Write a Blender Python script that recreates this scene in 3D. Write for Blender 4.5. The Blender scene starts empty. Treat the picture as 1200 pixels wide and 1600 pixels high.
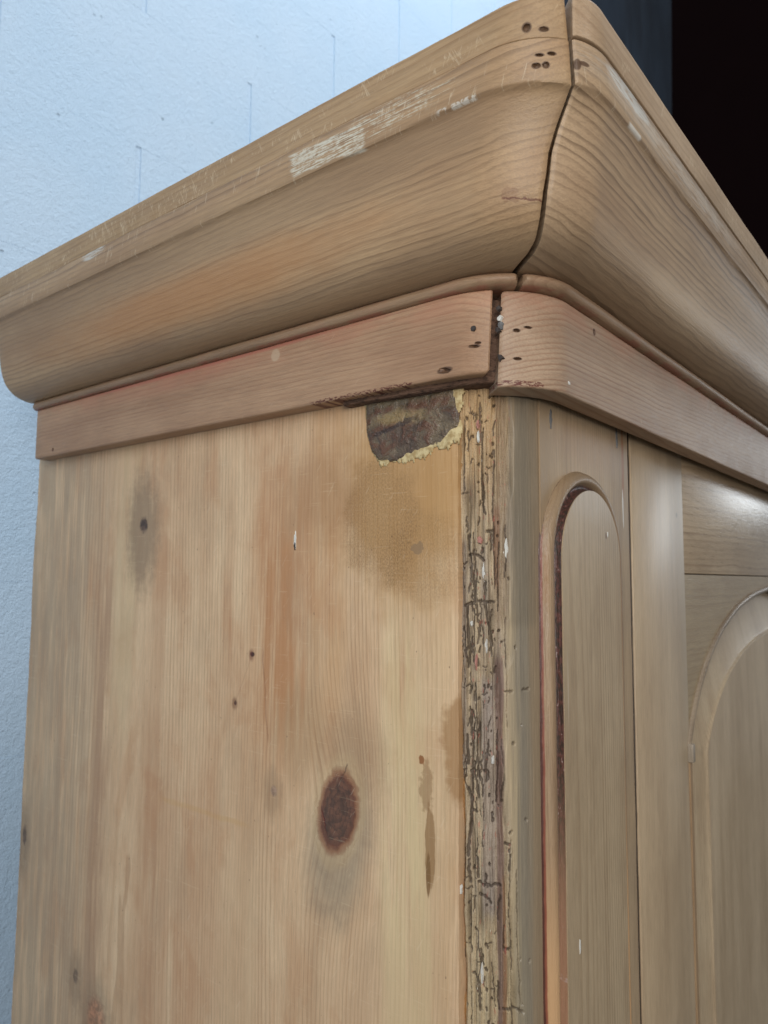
import bpy, bmesh, math, random
import numpy as np
from mathutils import Vector, Matrix

# ------------------------------------------------------------------ camera, light, exposure
sc = bpy.context.scene
Z0 = 1.90                                   # height of the carcase top above the floor
cd = bpy.data.cameras.new('camera'); cam = bpy.data.objects.new('camera', cd)
sc.collection.objects.link(cam); sc.camera = cam
cd.sensor_fit = 'VERTICAL'; cd.sensor_height = 24.0
cd.lens = 1161.9 / 1600 * 24.0
cd.clip_start = 0.01; cd.clip_end = 60
cd.dof.use_dof = True; cd.dof.focus_distance = 0.45; cd.dof.aperture_fstop = 8.5
yaw, pit, rol = math.radians(51.175), math.radians(5.109), math.radians(0.378)
fw = Vector((math.sin(yaw)*math.cos(pit), math.cos(yaw)*math.cos(pit), math.sin(pit)))
rt = Vector((math.cos(yaw), -math.sin(yaw), 0)); up = rt.cross(fw)
rt2 = rt*math.cos(rol) + up*math.sin(rol); up2 = -rt*math.sin(rol) + up*math.cos(rol)
mw = Matrix((rt2, up2, -fw)).transposed().to_4x4()
mw.translation = Vector((-0.3655, -0.1982, -0.1128 + Z0)); cam.matrix_world = mw

w = bpy.data.worlds.new('World'); sc.world = w; w.use_nodes = True
w.node_tree.nodes['Background'].inputs[0].default_value = (0.88, 0.94, 1.0, 1)
w.node_tree.nodes['Background'].inputs[1].default_value = 0.29

def lamp(name, loc, target, size, power, col, size_y=None):
    l = bpy.data.lights.new(name, 'AREA'); l.energy = power; l.color = col
    l.shape = 'RECTANGLE' if size_y else 'DISK'; l.size = size
    if size_y: l.size_y = size_y
    o = bpy.data.objects.new(name, l); sc.collection.objects.link(o)
    o.location = Vector(loc) + Vector((0, 0, Z0))
    d = Vector(target) + Vector((0, 0, Z0)) - o.location
    o.rotation_euler = d.to_track_quat('-Z', 'Y').to_euler()
    return o
lamp('room_lamp', (-0.78, -0.64, 0.04), (0.03, 0.06, -0.03), 0.45, 6.6, (1.0, 0.965, 0.925))
lamp('window_light', (-2.2, -1.0, 1.3), (0.4, 0.75, 0.5), 1.4, 26, (0.84, 0.93, 1.0), 1.4)
lamp('ceiling_lamp', (0.9, -0.35, 2.2), (0.35, 0.75, 0.5), 0.7, 27, (0.90, 0.96, 1.0), 0.7)
lamp('strip_lamp', (2.7, -0.72, 0.36), (0.45, 0.0, -0.05), 0.7, 5.0, (0.88, 0.95, 1.0), 0.30)

sc.view_settings.view_transform = 'Standard'; sc.view_settings.look = 'None'
sc.view_settings.exposure = 0.0; sc.view_settings.gamma = 1.0
sc.view_settings.use_curve_mapping = False
sc.cycles.use_denoising = True
sc.cycles.max_bounces = 5; sc.cycles.use_adaptive_sampling = True; sc.cycles.adaptive_threshold = 0.02

# ------------------------------------------------------------------ node expressions
class S:
    """a scalar socket (or float) with arithmetic"""
    def __init__(s, g, v): s.g = g; s.v = v
    def _m(s, op, *a):
        n = s.g.nt.nodes.new('ShaderNodeMath'); n.operation = op
        for i, x in enumerate((s,) + a):
            x = x.v if isinstance(x, S) else x
            if isinstance(x, (int, float)): n.inputs[i].default_value = x
            else: s.g.nt.links.new(x, n.inputs[i])
        return S(s.g, n.outputs[0])
    def __add__(s, o): return s._m('ADD', o)
    __radd__ = __add__
    def __sub__(s, o): return s._m('SUBTRACT', o)
    def __rsub__(s, o): return S(s.g, o)._m('SUBTRACT', s)
    def __mul__(s, o): return s._m('MULTIPLY', o)
    __rmul__ = __mul__
    def __truediv__(s, o): return s._m('DIVIDE', o)
    def __neg__(s): return s._m('MULTIPLY', -1.0)
    def sqrt(s): return s._m('SQRT')
    def fract(s): return s._m('FRACT')
    def floor(s): return s._m('FLOOR')
    def abs(s): return s._m('ABSOLUTE')
    def sin(s): return s._m('SINE')
    def max(s, o): return s._m('MAXIMUM', o)
    def min(s, o): return s._m('MINIMUM', o)
    def clamp(s): return s.max(0.0).min(1.0)

class G:
    def __init__(g, name, world=False):
        g.mat = bpy.data.materials.new(name); g.mat.use_nodes = True
        g.nt = g.mat.node_tree
        g.bsdf = g.nt.nodes['Principled BSDF']
        tc = g.nt.nodes.new('ShaderNodeTexCoord')
        sp = g.nt.nodes.new('ShaderNodeSeparateXYZ')
        if world: tc = g.nt.nodes.new('ShaderNodeNewGeometry')
        g.nt.links.new(tc.outputs['Position' if world else 'Object'], sp.inputs[0])
        g.x, g.y, g.z = (S(g, sp.outputs[i]) for i in range(3))
        g._nz = {}
    def lk(g, a, b): g.nt.links.new(a, b)
    def vec(g, x, y, z):
        n = g.nt.nodes.new('ShaderNodeCombineXYZ')
        for i, v in enumerate((x, y, z)):
            v = v.v if isinstance(v, S) else v
            if isinstance(v, (int, float)): n.inputs[i].default_value = v
            else: g.lk(v, n.inputs[i])
        return n.outputs[0]
    def noise(g, x, y, z, detail=2.0, rough=0.5, dist=0.0, seed=0.0):
        n = g.nt.nodes.new('ShaderNodeTexNoise'); n.noise_dimensions = '3D'
        n.inputs['Scale'].default_value = 1.0; n.inputs['Detail'].default_value = detail
        n.inputs['Roughness'].default_value = rough; n.inputs['Distortion'].default_value = dist
        g.lk(g.vec(x + seed, y + seed*1.7, z - seed*0.6), n.inputs['Vector'])
        return S(g, n.outputs['Fac'])
    def voro(g, x, y, z, feat='F1'):
        n = g.nt.nodes.new('ShaderNodeTexVoronoi'); n.feature = feat
        n.inputs['Scale'].default_value = 1.0
        g.lk(g.vec(x, y, z), n.inputs['Vector']); return S(g, n.outputs['Distance'])
    def ss(g, v, a, b, lo=0.0, hi=1.0):
        """smoothstep; a > b gives the inverted step"""
        n = g.nt.nodes.new('ShaderNodeMapRange'); n.interpolation_type = 'SMOOTHSTEP'; n.clamp = True
        if a > b: a, b, lo, hi = b, a, hi, lo
        g.lk(v.v, n.inputs['Value'])
        for k, q in (('From Min', a), ('From Max', b), ('To Min', lo), ('To Max', hi)): n.inputs[k].default_value = q
        return S(g, n.outputs['Result'])
    def attr(g, name):
        n = g.nt.nodes.new('ShaderNodeAttribute'); n.attribute_name = name; return S(g, n.outputs['Fac'])
    def mixc(g, f, a, b, mode='MIX'):
        n = g.nt.nodes.new('ShaderNodeMix'); n.data_type = 'RGBA'; n.blend_type = mode
        for i, v in ((0, f), (6, a), (7, b)):
            v = v.v if isinstance(v, S) else v
            if isinstance(v, (int, float)): n.inputs[i].default_value = v
            elif isinstance(v, tuple): n.inputs[i].default_value = (*v, 1)
            else: g.lk(v, n.inputs[i])
        return n.outputs[2]
    def scale(g, c, s):
        n = g.nt.nodes.new('ShaderNodeVectorMath'); n.operation = 'SCALE'
        g.lk(c, n.inputs[0]); g.lk(s.v, n.inputs['Scale']); return n.outputs[0]
    def ell(g, u, v, u0, v0, ru, rv, soft=0.25, nz=None, amp=0.3):
        d = (((u - u0)*(1/ru))._m('POWER', 2.0) + ((v - v0)*(1/rv))._m('POWER', 2.0)).sqrt()
        if nz is not None: d = d + (nz - 0.5)*(2*amp)
        return g.ss(d, 1 + soft, 1 - soft)
    def done(g, col, rough=0.5, height=None, dist=0.0004, spec=0.4, metal=None, coat=0.0):
        b = g.bsdf
        if isinstance(col, tuple): b.inputs['Base Color'].default_value = (*col, 1)
        else: g.lk(col, b.inputs['Base Color'])
        if isinstance(rough, S): g.lk(rough.v, b.inputs['Roughness'])
        else: b.inputs['Roughness'].default_value = rough
        b.inputs['Specular IOR Level'].default_value = spec
        b.inputs['Coat Weight'].default_value = coat; b.inputs['Coat Roughness'].default_value = 0.25
        if metal: b.inputs['Metallic'].default_value = metal
        if height is not None:
            n = g.nt.nodes.new('ShaderNodeBump'); n.inputs['Distance'].default_value = dist
            n.inputs['Strength'].default_value = 1.0
            g.lk(height.v, n.inputs['Height']); g.lk(n.outputs[0], b.inputs['Normal'])
        return g.mat

def srgb(r, g, b):
    return tuple(((c/255)/12.92 if c/255 <= 0.04045 else ((c/255 + 0.055)/1.055)**2.4) for c in (r, g, b))

def wood(g, axis, pith, sp, light, dark, ring=0.28, warp=0.012, tilt=0.0, seed=0.0, contrast=1.0, fibre=0.34, bend=None, late=None, wave=9.0, wamp=1.3, pore=.38):
    """solid wood: growth rings round a pith line that runs along the given axis"""
    if axis == 'z': a, b, l = g.x, g.y, g.z
    elif axis == 'y': a, b, l = g.x, g.z, g.y
    else: a, b, l = g.y, g.z, g.x
    if bend is not None: b = b + bend
    n1 = g.noise(a*7.0, b*7.0, l*1.3, 1.0, 0.5, seed=seed)
    n2 = g.noise(a*70.0, b*70.0, l*wave, 2.0, 0.55, seed=seed + 3)
    r = ((a - pith[0] - l*tilt)._m('POWER', 2.0) + (b - pith[1])._m('POWER', 2.0)).sqrt()
    r = r + (n1 - 0.5)*(2*warp) + (n2 - 0.5)*(sp*wamp)
    q = r*(1/sp); f = q.fract()
    lt = g.ss(f, 0.42, 0.93)*g.ss(f, 1.0, 0.95)
    amp = g.ss(g.noise(q*0.37, 0.5, l*0.8, 1.0, seed=seed + 7), 0.30, 0.72)
    lt = lt*(amp*0.75 + 0.25)
    fb = g.noise(a*1000.0, b*1000.0, l*55.0, 2.0, 0.7, seed=seed)
    st = g.noise(a*60.0, b*60.0, l*5.0, 3.0, 0.6, seed=seed + 11)
    bl = g.noise(a*14.0, b*14.0, l*7.0, 3.0, 0.65, seed=seed + 17)
    mixf = (g.ss(st, 0.28, 0.74)*0.42 + g.ss(bl, 0.3, 0.75)*0.50)*contrast
    col = g.mixc(mixf.clamp(), light, dark)
    col = g.mixc(lt*ring, col, late if late else tuple(c*k for c, k in zip(dark, (0.62, 0.50, 0.40))))
    col = g.scale(col, (fb - 0.5)*(2*fibre) + 1.0)
    col = g.mixc(g.ss(fb, .60, .76)*pore, col, tuple(c*k for c, k in zip(dark, (0.50, 0.42, 0.34))))
    h = fb
    return col, h, lt, fb, bl

# ------------------------------------------------------------------ mesh helpers
C = sc.collection
def new_obj(name, me, mat=None, parent=None, lift=True):
    o = bpy.data.objects.new(name, me); C.objects.link(o)
    if mat is not None: me.materials.append(mat)
    if parent is not None: o.parent = parent
    if lift and (parent is None or parent.type == 'EMPTY'): o.location.z = Z0
    return o
def smooth(me, ang=35):
    me.shade_smooth() if hasattr(me, 'shade_smooth') else [setattr(p, 'use_smooth', True) for p in me.polygons]
    me.set_sharp_from_angle(angle=math.radians(ang))
def pyd(name, vs, fs, ang=35):
    me = bpy.data.meshes.new(name)
    me.from_pydata([tuple(map(float, v)) for v in vs], [], fs); me.update()
    bm = bmesh.new(); bm.from_mesh(me); bmesh.ops.recalc_face_normals(bm, faces=bm.faces); bm.to_mesh(me); bm.free()
    smooth(me, ang); return me
def box(name, x0, x1, y0, y1, z0, z1, bev=0.0, seg=2, ang=35):
    bm = bmesh.new(); bmesh.ops.create_cube(bm, size=1)
    for v in bm.verts:
        v.co = Vector((x0 + (v.co.x + .5)*(x1 - x0), y0 + (v.co.y + .5)*(y1 - y0), z0 + (v.co.z + .5)*(z1 - z0)))
    if bev: bmesh.ops.bevel(bm, geom=bm.edges[:], offset=bev, segments=seg, profile=.5, affect='EDGES')
    me = bpy.data.meshes.new(name); bm.to_mesh(me); bm.free(); smooth(me, ang); return me

def round_poly(pts, rad, seg=4):
    """round the corners of a closed polygon; rad is one radius or one per corner"""
    out = []; n = len(pts)
    for i, p in enumerate(pts):
        r = rad[i] if isinstance(rad, (list, tuple)) else rad
        p = np.array(p, float); a = np.array(pts[i-1], float); b = np.array(pts[(i+1) % n], float)
        if r <= 0: out.append(tuple(p)); continue
        da = (a - p); db = (b - p); la = np.hypot(*da); lb = np.hypot(*db)
        t = min(r, la*.45, lb*.45); A = p + da/la*t; B = p + db/lb*t
        for k in range(seg + 1):
            u = k/seg; out.append(tuple((1-u)**2*A + 2*u*(1-u)*p + u*u*B))
    return out
def vnoise(x, seed):
    x = np.asarray(x, float); i = np.floor(x).astype(int); f = x - i; f = f*f*(3 - 2*f)
    h = lambda k: np.modf(np.abs(np.sin(k*12.9898 + seed*78.233)*43758.5453))[0]
    return h(i)*(1-f) + h(i+1)*f - .5

R_PLAN = 0.050                                # plan radius of the rounded corner
def sweep(name, prof, end, thm, front=False, ns=70, na=26, seed=0, wob=0.0003, edge=0.0012, nick=None):
    """sweep a closed (offset, height) section along the straight, round the corner up to the mitre thm(z) in degrees"""
    prof = np.array(prof, float); n = len(prof)
    zc = prof[:, 1]
    th_end = np.array([math.radians((90 - thm(z)) if front else thm(z)) for z in zc])
    vs = []; rows = 0
    omin = prof[:, 0].min()
    st = [('s', k/ns) for k in range(ns + 1)] + [('a', k/na) for k in range(1, na + 1)]
    for mode, t in st:
        for j in range(n):
            o, z = prof[j]
            r = R_PLAN if z < .1295 else float(np.interp(z, [.1295, .150, .1705], [.050, .043, .036]))
            if mode == 's':
                y1 = -o + r; y = end + (y1 - end)*t; s = end - y
                if t == 0: pass
                dist = 1e9
            else:
                s = end + o - r + r*th_end[j]*t; dist = r*th_end[j]*(1-t)
            inner = o <= omin + 1e-6
            wo = 0.0 if inner else wob*(vnoise(s*22 + z*9, seed) + .6*vnoise(s*75, seed + 5 + j//3))
            wz = 0.0 if inner else wob*(vnoise(s*17, seed + 9) + .5*vnoise(s*60, seed + 2))
            oo = o + wo; zz = z + wz
            if not inner:
                if dist < edge:
                    oo -= edge*(1 - math.sqrt(max(0, 1 - (1 - dist/edge)**2)))*.8
                if mode == 's' and s < edge: oo -= edge*(1 - math.sqrt(max(0, 1 - (1 - s/edge)**2)))*.8
            if nick is not None and not inner: oo, zz = nick(s, oo, zz, j)
            if mode == 's': p = (-oo, y, zz)
            else:
                th = th_end[j]*t; c = -o + r
                rr = r + (oo - o)
                p = (c - rr*math.cos(th), c - rr*math.sin(th), zz)
            vs.append((p[1], p[0], p[2]) if front else p)
        rows += 1
    fs = []
    for i in range(rows - 1):
        for j in range(n):
            a = i*n + j; b = i*n + (j+1) % n
            fs.append((a, b, b + n, a + n))
    fs.append(tuple(range(n))); fs.append(tuple(range((rows-1)*n, rows*n)))
    return pyd(name, vs, fs, 40)

def cut_holes(o, holes):
    """holes: (centre xyz, radii xyz, tilt) -> real pits cut into the mesh"""
    bm = bmesh.new(); rnd = random.Random(len(holes) + 5)
    for c, r, tilt in holes:
        r = tuple(q*.82 for q in r)
        g = bmesh.ops.create_icosphere(bm, subdivisions=2, radius=1)
        for v in g['verts']:
            k = 1 + rnd.uniform(-.18, .18)
            p = Vector((v.co.x*r[0]*k, v.co.y*r[1]*k, v.co.z*r[2]*k))
            p.rotate(Matrix.Rotation(tilt, 3, 'X' if r[0] < r[1] else 'Y')); v.co = p + Vector(c)
    me = bpy.data.meshes.new('cutter'); bm.to_mesh(me); bm.free()
    co = bpy.data.objects.new('cutter', me); C.objects.link(co); co.parent = o.parent; co.location = o.location
    m = o.modifiers.new('b', 'BOOLEAN'); m.operation = 'DIFFERENCE'; m.object = co; m.solver = 'EXACT'
    bpy.context.view_layer.update()
    dg = bpy.context.evaluated_depsgraph_get()
    ne = bpy.data.meshes.new_from_object(o.evaluated_get(dg))
    o.modifiers.clear(); old = o.data
    if len(ne.polygons) > len(old.polygons)*0.8:
        o.data = ne; smooth(ne, 40)
    bpy.data.objects.remove(co)

def blob(name, c, ru, rv, h, plane, mat, parent, seed=0, jag=.25, n=16, rot=0.0):
    """thin flake or head lying on a surface: plane 'x' faces -x, 'y' faces -y"""
    rnd = random.Random(seed); top = []; base = []
    for k in range(n):
        a = 2*math.pi*k/n; f = 1 + rnd.uniform(-jag, jag)
        u, v = ru*f*math.cos(a), rv*f*math.sin(a)
        u, v = u*math.cos(rot) - v*math.sin(rot), u*math.sin(rot) + v*math.cos(rot)
        base.append((u, v, -.0006)); top.append((u*.86, v*.86, h*(1 + rnd.uniform(-.3, .3))))
    pts = base + top + [(0, 0, h*1.15)]
    P = []
    for u, v, d in pts:
        P.append((c[0] - d, c[1] + u, c[2] + v) if plane == 'x' else (c[0] + u, c[1] - d, c[2] + v))
    fs = [(k, (k+1) % n, n + (k+1) % n, n + k) for k in range(n)] + [(n + k, n + (k+1) % n, 2*n) for k in range(n)] + [tuple(range(n))]
    return new_obj(name, pyd(name, P, fs, 50), mat, parent)

# ------------------------------------------------------------------ materials
L_SIDE, D_SIDE = srgb(222, 191, 153), srgb(190, 151, 114)

def gauss(g, u, v, u0, v0, su, sv):
    d = ((u - u0)*(1/su))._m('POWER', 2.0) + ((v - v0)*(1/sv))._m('POWER', 2.0)
    return (-d)._m('EXPONENT')

def mat_side_panel():
    g = G('pine_side_panel'); u, v = g.y, g.z
    bend = gauss(g, u, v, .132, -.262, .030, .060)*0.017 + gauss(g, u, v, .360, -.070, .014, .035)*0.006 \
         + gauss(g, u, v, .404, -.487, .020, .045)*0.008
    col, h, lt, fb, bl = wood(g, 'z', (.075, .375), .0031, L_SIDE, D_SIDE, ring=.46, warp=.014, tilt=.012, seed=2.0, bend=bend, contrast=1.0)
    n1 = g.noise(u*60.0, v*60.0, 0.3, 4.0, .6); nv = g.noise(u*110.0, v*9.0, 1.3, 4.0, .6, seed=4)
    nf = g.noise(u*1100.0, v*700.0, 2.0, 3.0, .7); big = g.noise(u*16.0, v*4.0, 0.7, 3.0, .55, seed=8)
    # broad tone: red heart streaks, cream sapwood bands, greyer left edge
    def band(u0, half, z0, z1, c, k, soft=.6):
        nonlocal col
        m = g.ss((u - u0 + (nv - .5)*.02).abs(), half*(1 + soft), half*(1 - soft))*g.ss(v, z0 - .05, z0 + .05)*g.ss(v, z1 + .05, z1 - .05)
        col = g.mixc(m*g.ss(nv, .25, .6)*k, col, c)
    band(.190, .028, -.24, -.05, srgb(176, 118, 70), .75)
    band(.245, .007, -.165, -.115, srgb(164, 106, 62), .75)
    band(.415, .012, -.60, -.10, srgb(160, 116, 84), .60)
    band(.300, .05, -.7, -.25, srgb(186, 142, 106), .45)
    band(.335, .012, -.5, -.02, srgb(178, 134, 98), .45)
    band(.225, .020, -.9, -.30, srgb(204, 172, 134), .45)
    band(.145, .014, -.21, .03, srgb(190, 142, 92), .45)
    pat = g.ss(g.noise(u*26., v*13., 5.0, 4., .6, .4), .50, .66); col = g.mixc(pat*.26, col, srgb(176, 118, 74))
    pat = g.ss(g.noise(u*30., v*10., 9.0, 4., .6, .4), .52, .68); col = g.mixc(pat*.16, col, srgb(150, 130, 104))
    band(.385, .018, -.24, .05, srgb(206, 182, 140), .40)
    band(.084, .012, -.9, -.14, srgb(222, 202, 154), .55)
    band(.068, .006, -.9, -.20, srgb(216, 198, 150), .45)
    band(.110, .05, -.9, -.33, srgb(196, 160, 124), .40)
    band(.056, .012, -.9, -.05, srgb(198, 166, 124), .4)
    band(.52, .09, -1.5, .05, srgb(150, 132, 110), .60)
    # golden water stain under the repair
    ms = g.ell(u, v, .080, -.055, .050, .066, .45, n1*.5 + nv*.5, .75)
    col = g.mixc(ms*.70, col, srgb(174, 128, 68))
    ms2 = g.ell(u, v, .100, -.075, .030, .040, .22, n1, .5)*g.ss(nf, .25, .80)
    col = g.mixc(ms2*.55, col, srgb(104, 76, 42))
    ms3 = g.ell(u, v, .065, -.10, .030, .025, .3, n1, .5)*g.ss(nf, .30, .82)
    col = g.mixc(ms3*.45, col, srgb(104, 76, 42))
    m4 = g.ell(u, v, .150, -.055, .035, .030, .5, n1, .4); col = g.mixc(m4*.38, col, srgb(150, 106, 66))
    # the big knot: grey bruise, ring, dark heart
    nk = g.noise(u*160.0, v*160.0, .9, 4.0, .65, seed=5); tilt = (v + .262)*.16
    gr = g.ell(u + tilt, v, .1285, -.284, .0255, .046, .45, nk*.25 + nv*.35 + n1*.4, .55); col = g.mixc(gr*.62, col, g.mixc(g.ss(n1, .35, .65), srgb(128, 116, 98), srgb(150, 136, 114)))
    gr2 = g.ell(u, v, .121, -.226, .026, .028, .6, nk*.4 + nv*.6, .7); col = g.mixc(gr2*.42, col, srgb(136, 106, 76))
    gr3 = g.ell(u, v, .168, -.215, .022, .030, .6, nv, .8); col = g.mixc(gr3*.40, col, srgb(156, 122, 84))
    kd = ((((u + tilt - .1325)*(1/.0148))._m('POWER', 2.0) + ((v + .262)*(1/.0235))._m('POWER', 2.0)).sqrt()) + (nk - .5)*.30 + (n1 - .5)*.22
    rings = g.ss((kd*4.0 + n1*1.6 + nk*.6).fract(), .45, .95)*g.ss(kd, 1.8, 1.15)*g.ss(kd, .95, 1.1)*g.ss(n1, .36, .6)
    col = g.mixc(rings*.40, col, srgb(120, 80, 52))
    pale = g.ss(kd, 1.75, 1.35)*g.ss(kd, 1.0, 1.25); col = g.mixc(pale*.30, col, srgb(206, 176, 132))
    halo = g.ss(kd, 1.30, 1.05)*g.ss(kd, .86, 1.0); col = g.mixc(halo*.75, col, srgb(140, 92, 62))
    heart = g.ss(kd, 1.06, .92)
    hc = g.mixc(g.ss(nk, .35, .68), srgb(72, 48, 38), srgb(112, 72, 54))
    hc = g.mixc(g.ss((kd*5.0 + nk*.7).fract(), .5, .95)*.55, hc, srgb(58, 36, 29))
    hc = g.mixc(g.ss(kd, .70, .98)*.45, hc, srgb(128, 72, 48))
    col = g.mixc(heart*.93, col, hc)
    crack = g.ss((u - .147 - (v + .262)*.35 + (nk - .5)*.004).abs(), .0011, .0003)*g.ell(u, v, .1375, -.265, .009, .013, .3)
    col = g.mixc(crack*.8, col, srgb(92, 34, 20))
    crk2 = g.ss((u - .127 + (v + .236)*.5 + (nk - .5)*.004).abs(), .0009, .0002)*g.ss((v + .237).abs(), .007, .005)
    col = g.mixc(crk2*.6, col, srgb(70, 48, 36))
    # smaller knots
    def knot(u0, v0, ru, rv, hr, hv, k=.8, hc=srgb(118, 96, 74), dk=srgb(62, 46, 38)):
        nonlocal col
        a = g.ell(u, v, u0 + .001, v0 - hv*.12, hr, hv, .45, nk*.4 + nv*.6, .85); col = g.mixc(a*k*.66, col, hc)
        b = g.ell(u, v, u0, v0, ru, rv, .35, nk, .55); col = g.mixc(b*k, col, g.mixc(g.ss(nk, .4, .62), dk, tuple(min(1, c*2.6) for c in dk)))
    knot(.3592, -.0685, .0055, .0062, .022, .048, .95)
    knot(.5427, -.3641, .0042, .0085, .012, .032, .75)
    knot(.4038, -.486, .0135, .018, .026, .036, .6, srgb(128, 112, 90), srgb(128, 84, 60))
    knot(.4388, -.4609, .0042, .0055, .012, .022, .6)
    knot(.192, -.2597, .0032, .0035, .010, .016, .55, srgb(140, 116, 88), srgb(110, 90, 80))
    knot(.2176, -.168, .0024, .0017, .003, .004, .95, srgb(120, 70, 50), srgb(58, 26, 22))
    knot(.2346, -.2044, .0014, .0016, .003, .004, .9, srgb(120, 80, 50), srgb(70, 40, 28))
    dl = g.ss((u - .2176 - (v + .168)*-.47 + (n1 - .5)*.004).abs(), .0012, .0002)*g.ss((v + .187).abs(), .02, .016)
    col = g.mixc(dl*.14, col, srgb(120, 72, 44))
    dl2 = g.ss((u - .2065 - (v + .16)*.10 + (n1 - .5)*.006).abs(), .0012, .0002)*g.ss((v + .195).abs(), .035, .028)
    col = g.mixc(dl2*.32, col, srgb(120, 72, 44))
    # splash, damp edge, scuffs
    sp = g.ell(u, v, .0600, -.268, .0036, .024, .10, n1*.4 + nv*.6, 1.4)*g.ss(v, -.300, -.285); col = g.mixc(sp*.75, col, srgb(140, 104, 62))
    sp = g.ell(u, v, .0614, -.284, .0016, .012, .15, nv, .3); col = g.mixc(sp*.85, col, srgb(124, 90, 52))
    sp = g.ell(u, v, .0625, -.234, .0050, .013, .2, nv*.5 + nk*.5, 1.6); col = g.mixc(sp*.55, col, srgb(136, 100, 60))
    sp = g.ell(u, v, .0665, -.2193, .0019, .0028, .2, nk, 1.0); col = g.mixc(sp*.9, col, srgb(140, 86, 42))
    de = g.ell(u, v, .038, -.207, .0130, .030, .25, n1, .9); col = g.mixc(de*.62, col, srgb(148, 104, 56))
    ch = g.ell(u, v, .0693, -.0945, .0046, .0036, .12, nk, 1.3); col = g.mixc(ch*.7, col, srgb(136, 110, 82))
    wl = g.ss((v + .2885 + (n1 - .5)*.004).abs(), .003, .0008)*g.ss((u - .27).abs(), .06, .04); col = g.mixc(wl*.25, col, srgb(196, 150, 84))
    sc1 = g.noise(u*45.0, v*900.0, 3.0, 2.0, .5, .6); col = g.mixc(g.ss(sc1, .65, .71)*.15, col, srgb(228, 206, 170))
    sc2 = g.noise(u*500. + v*330., v*60. - u*30., 6.0, 2., .5, .3); col = g.mixc(g.ss(sc2, .67, .72)*.14, col, srgb(232, 212, 180))
    pinsp = g.ss(g.noise(u*420.0, v*260.0, 4.1, 1.0, .4), .765, .82); col = g.mixc(pinsp*.55, col, srgb(96, 66, 44))
    rough = (fb - .5)*.2 + .50 - heart*.16 - ms*.04
    h = h + heart*1.2 - crack*2.0 + nf*.3
    return g.done(col, rough, h, .00022, .40)

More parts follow.
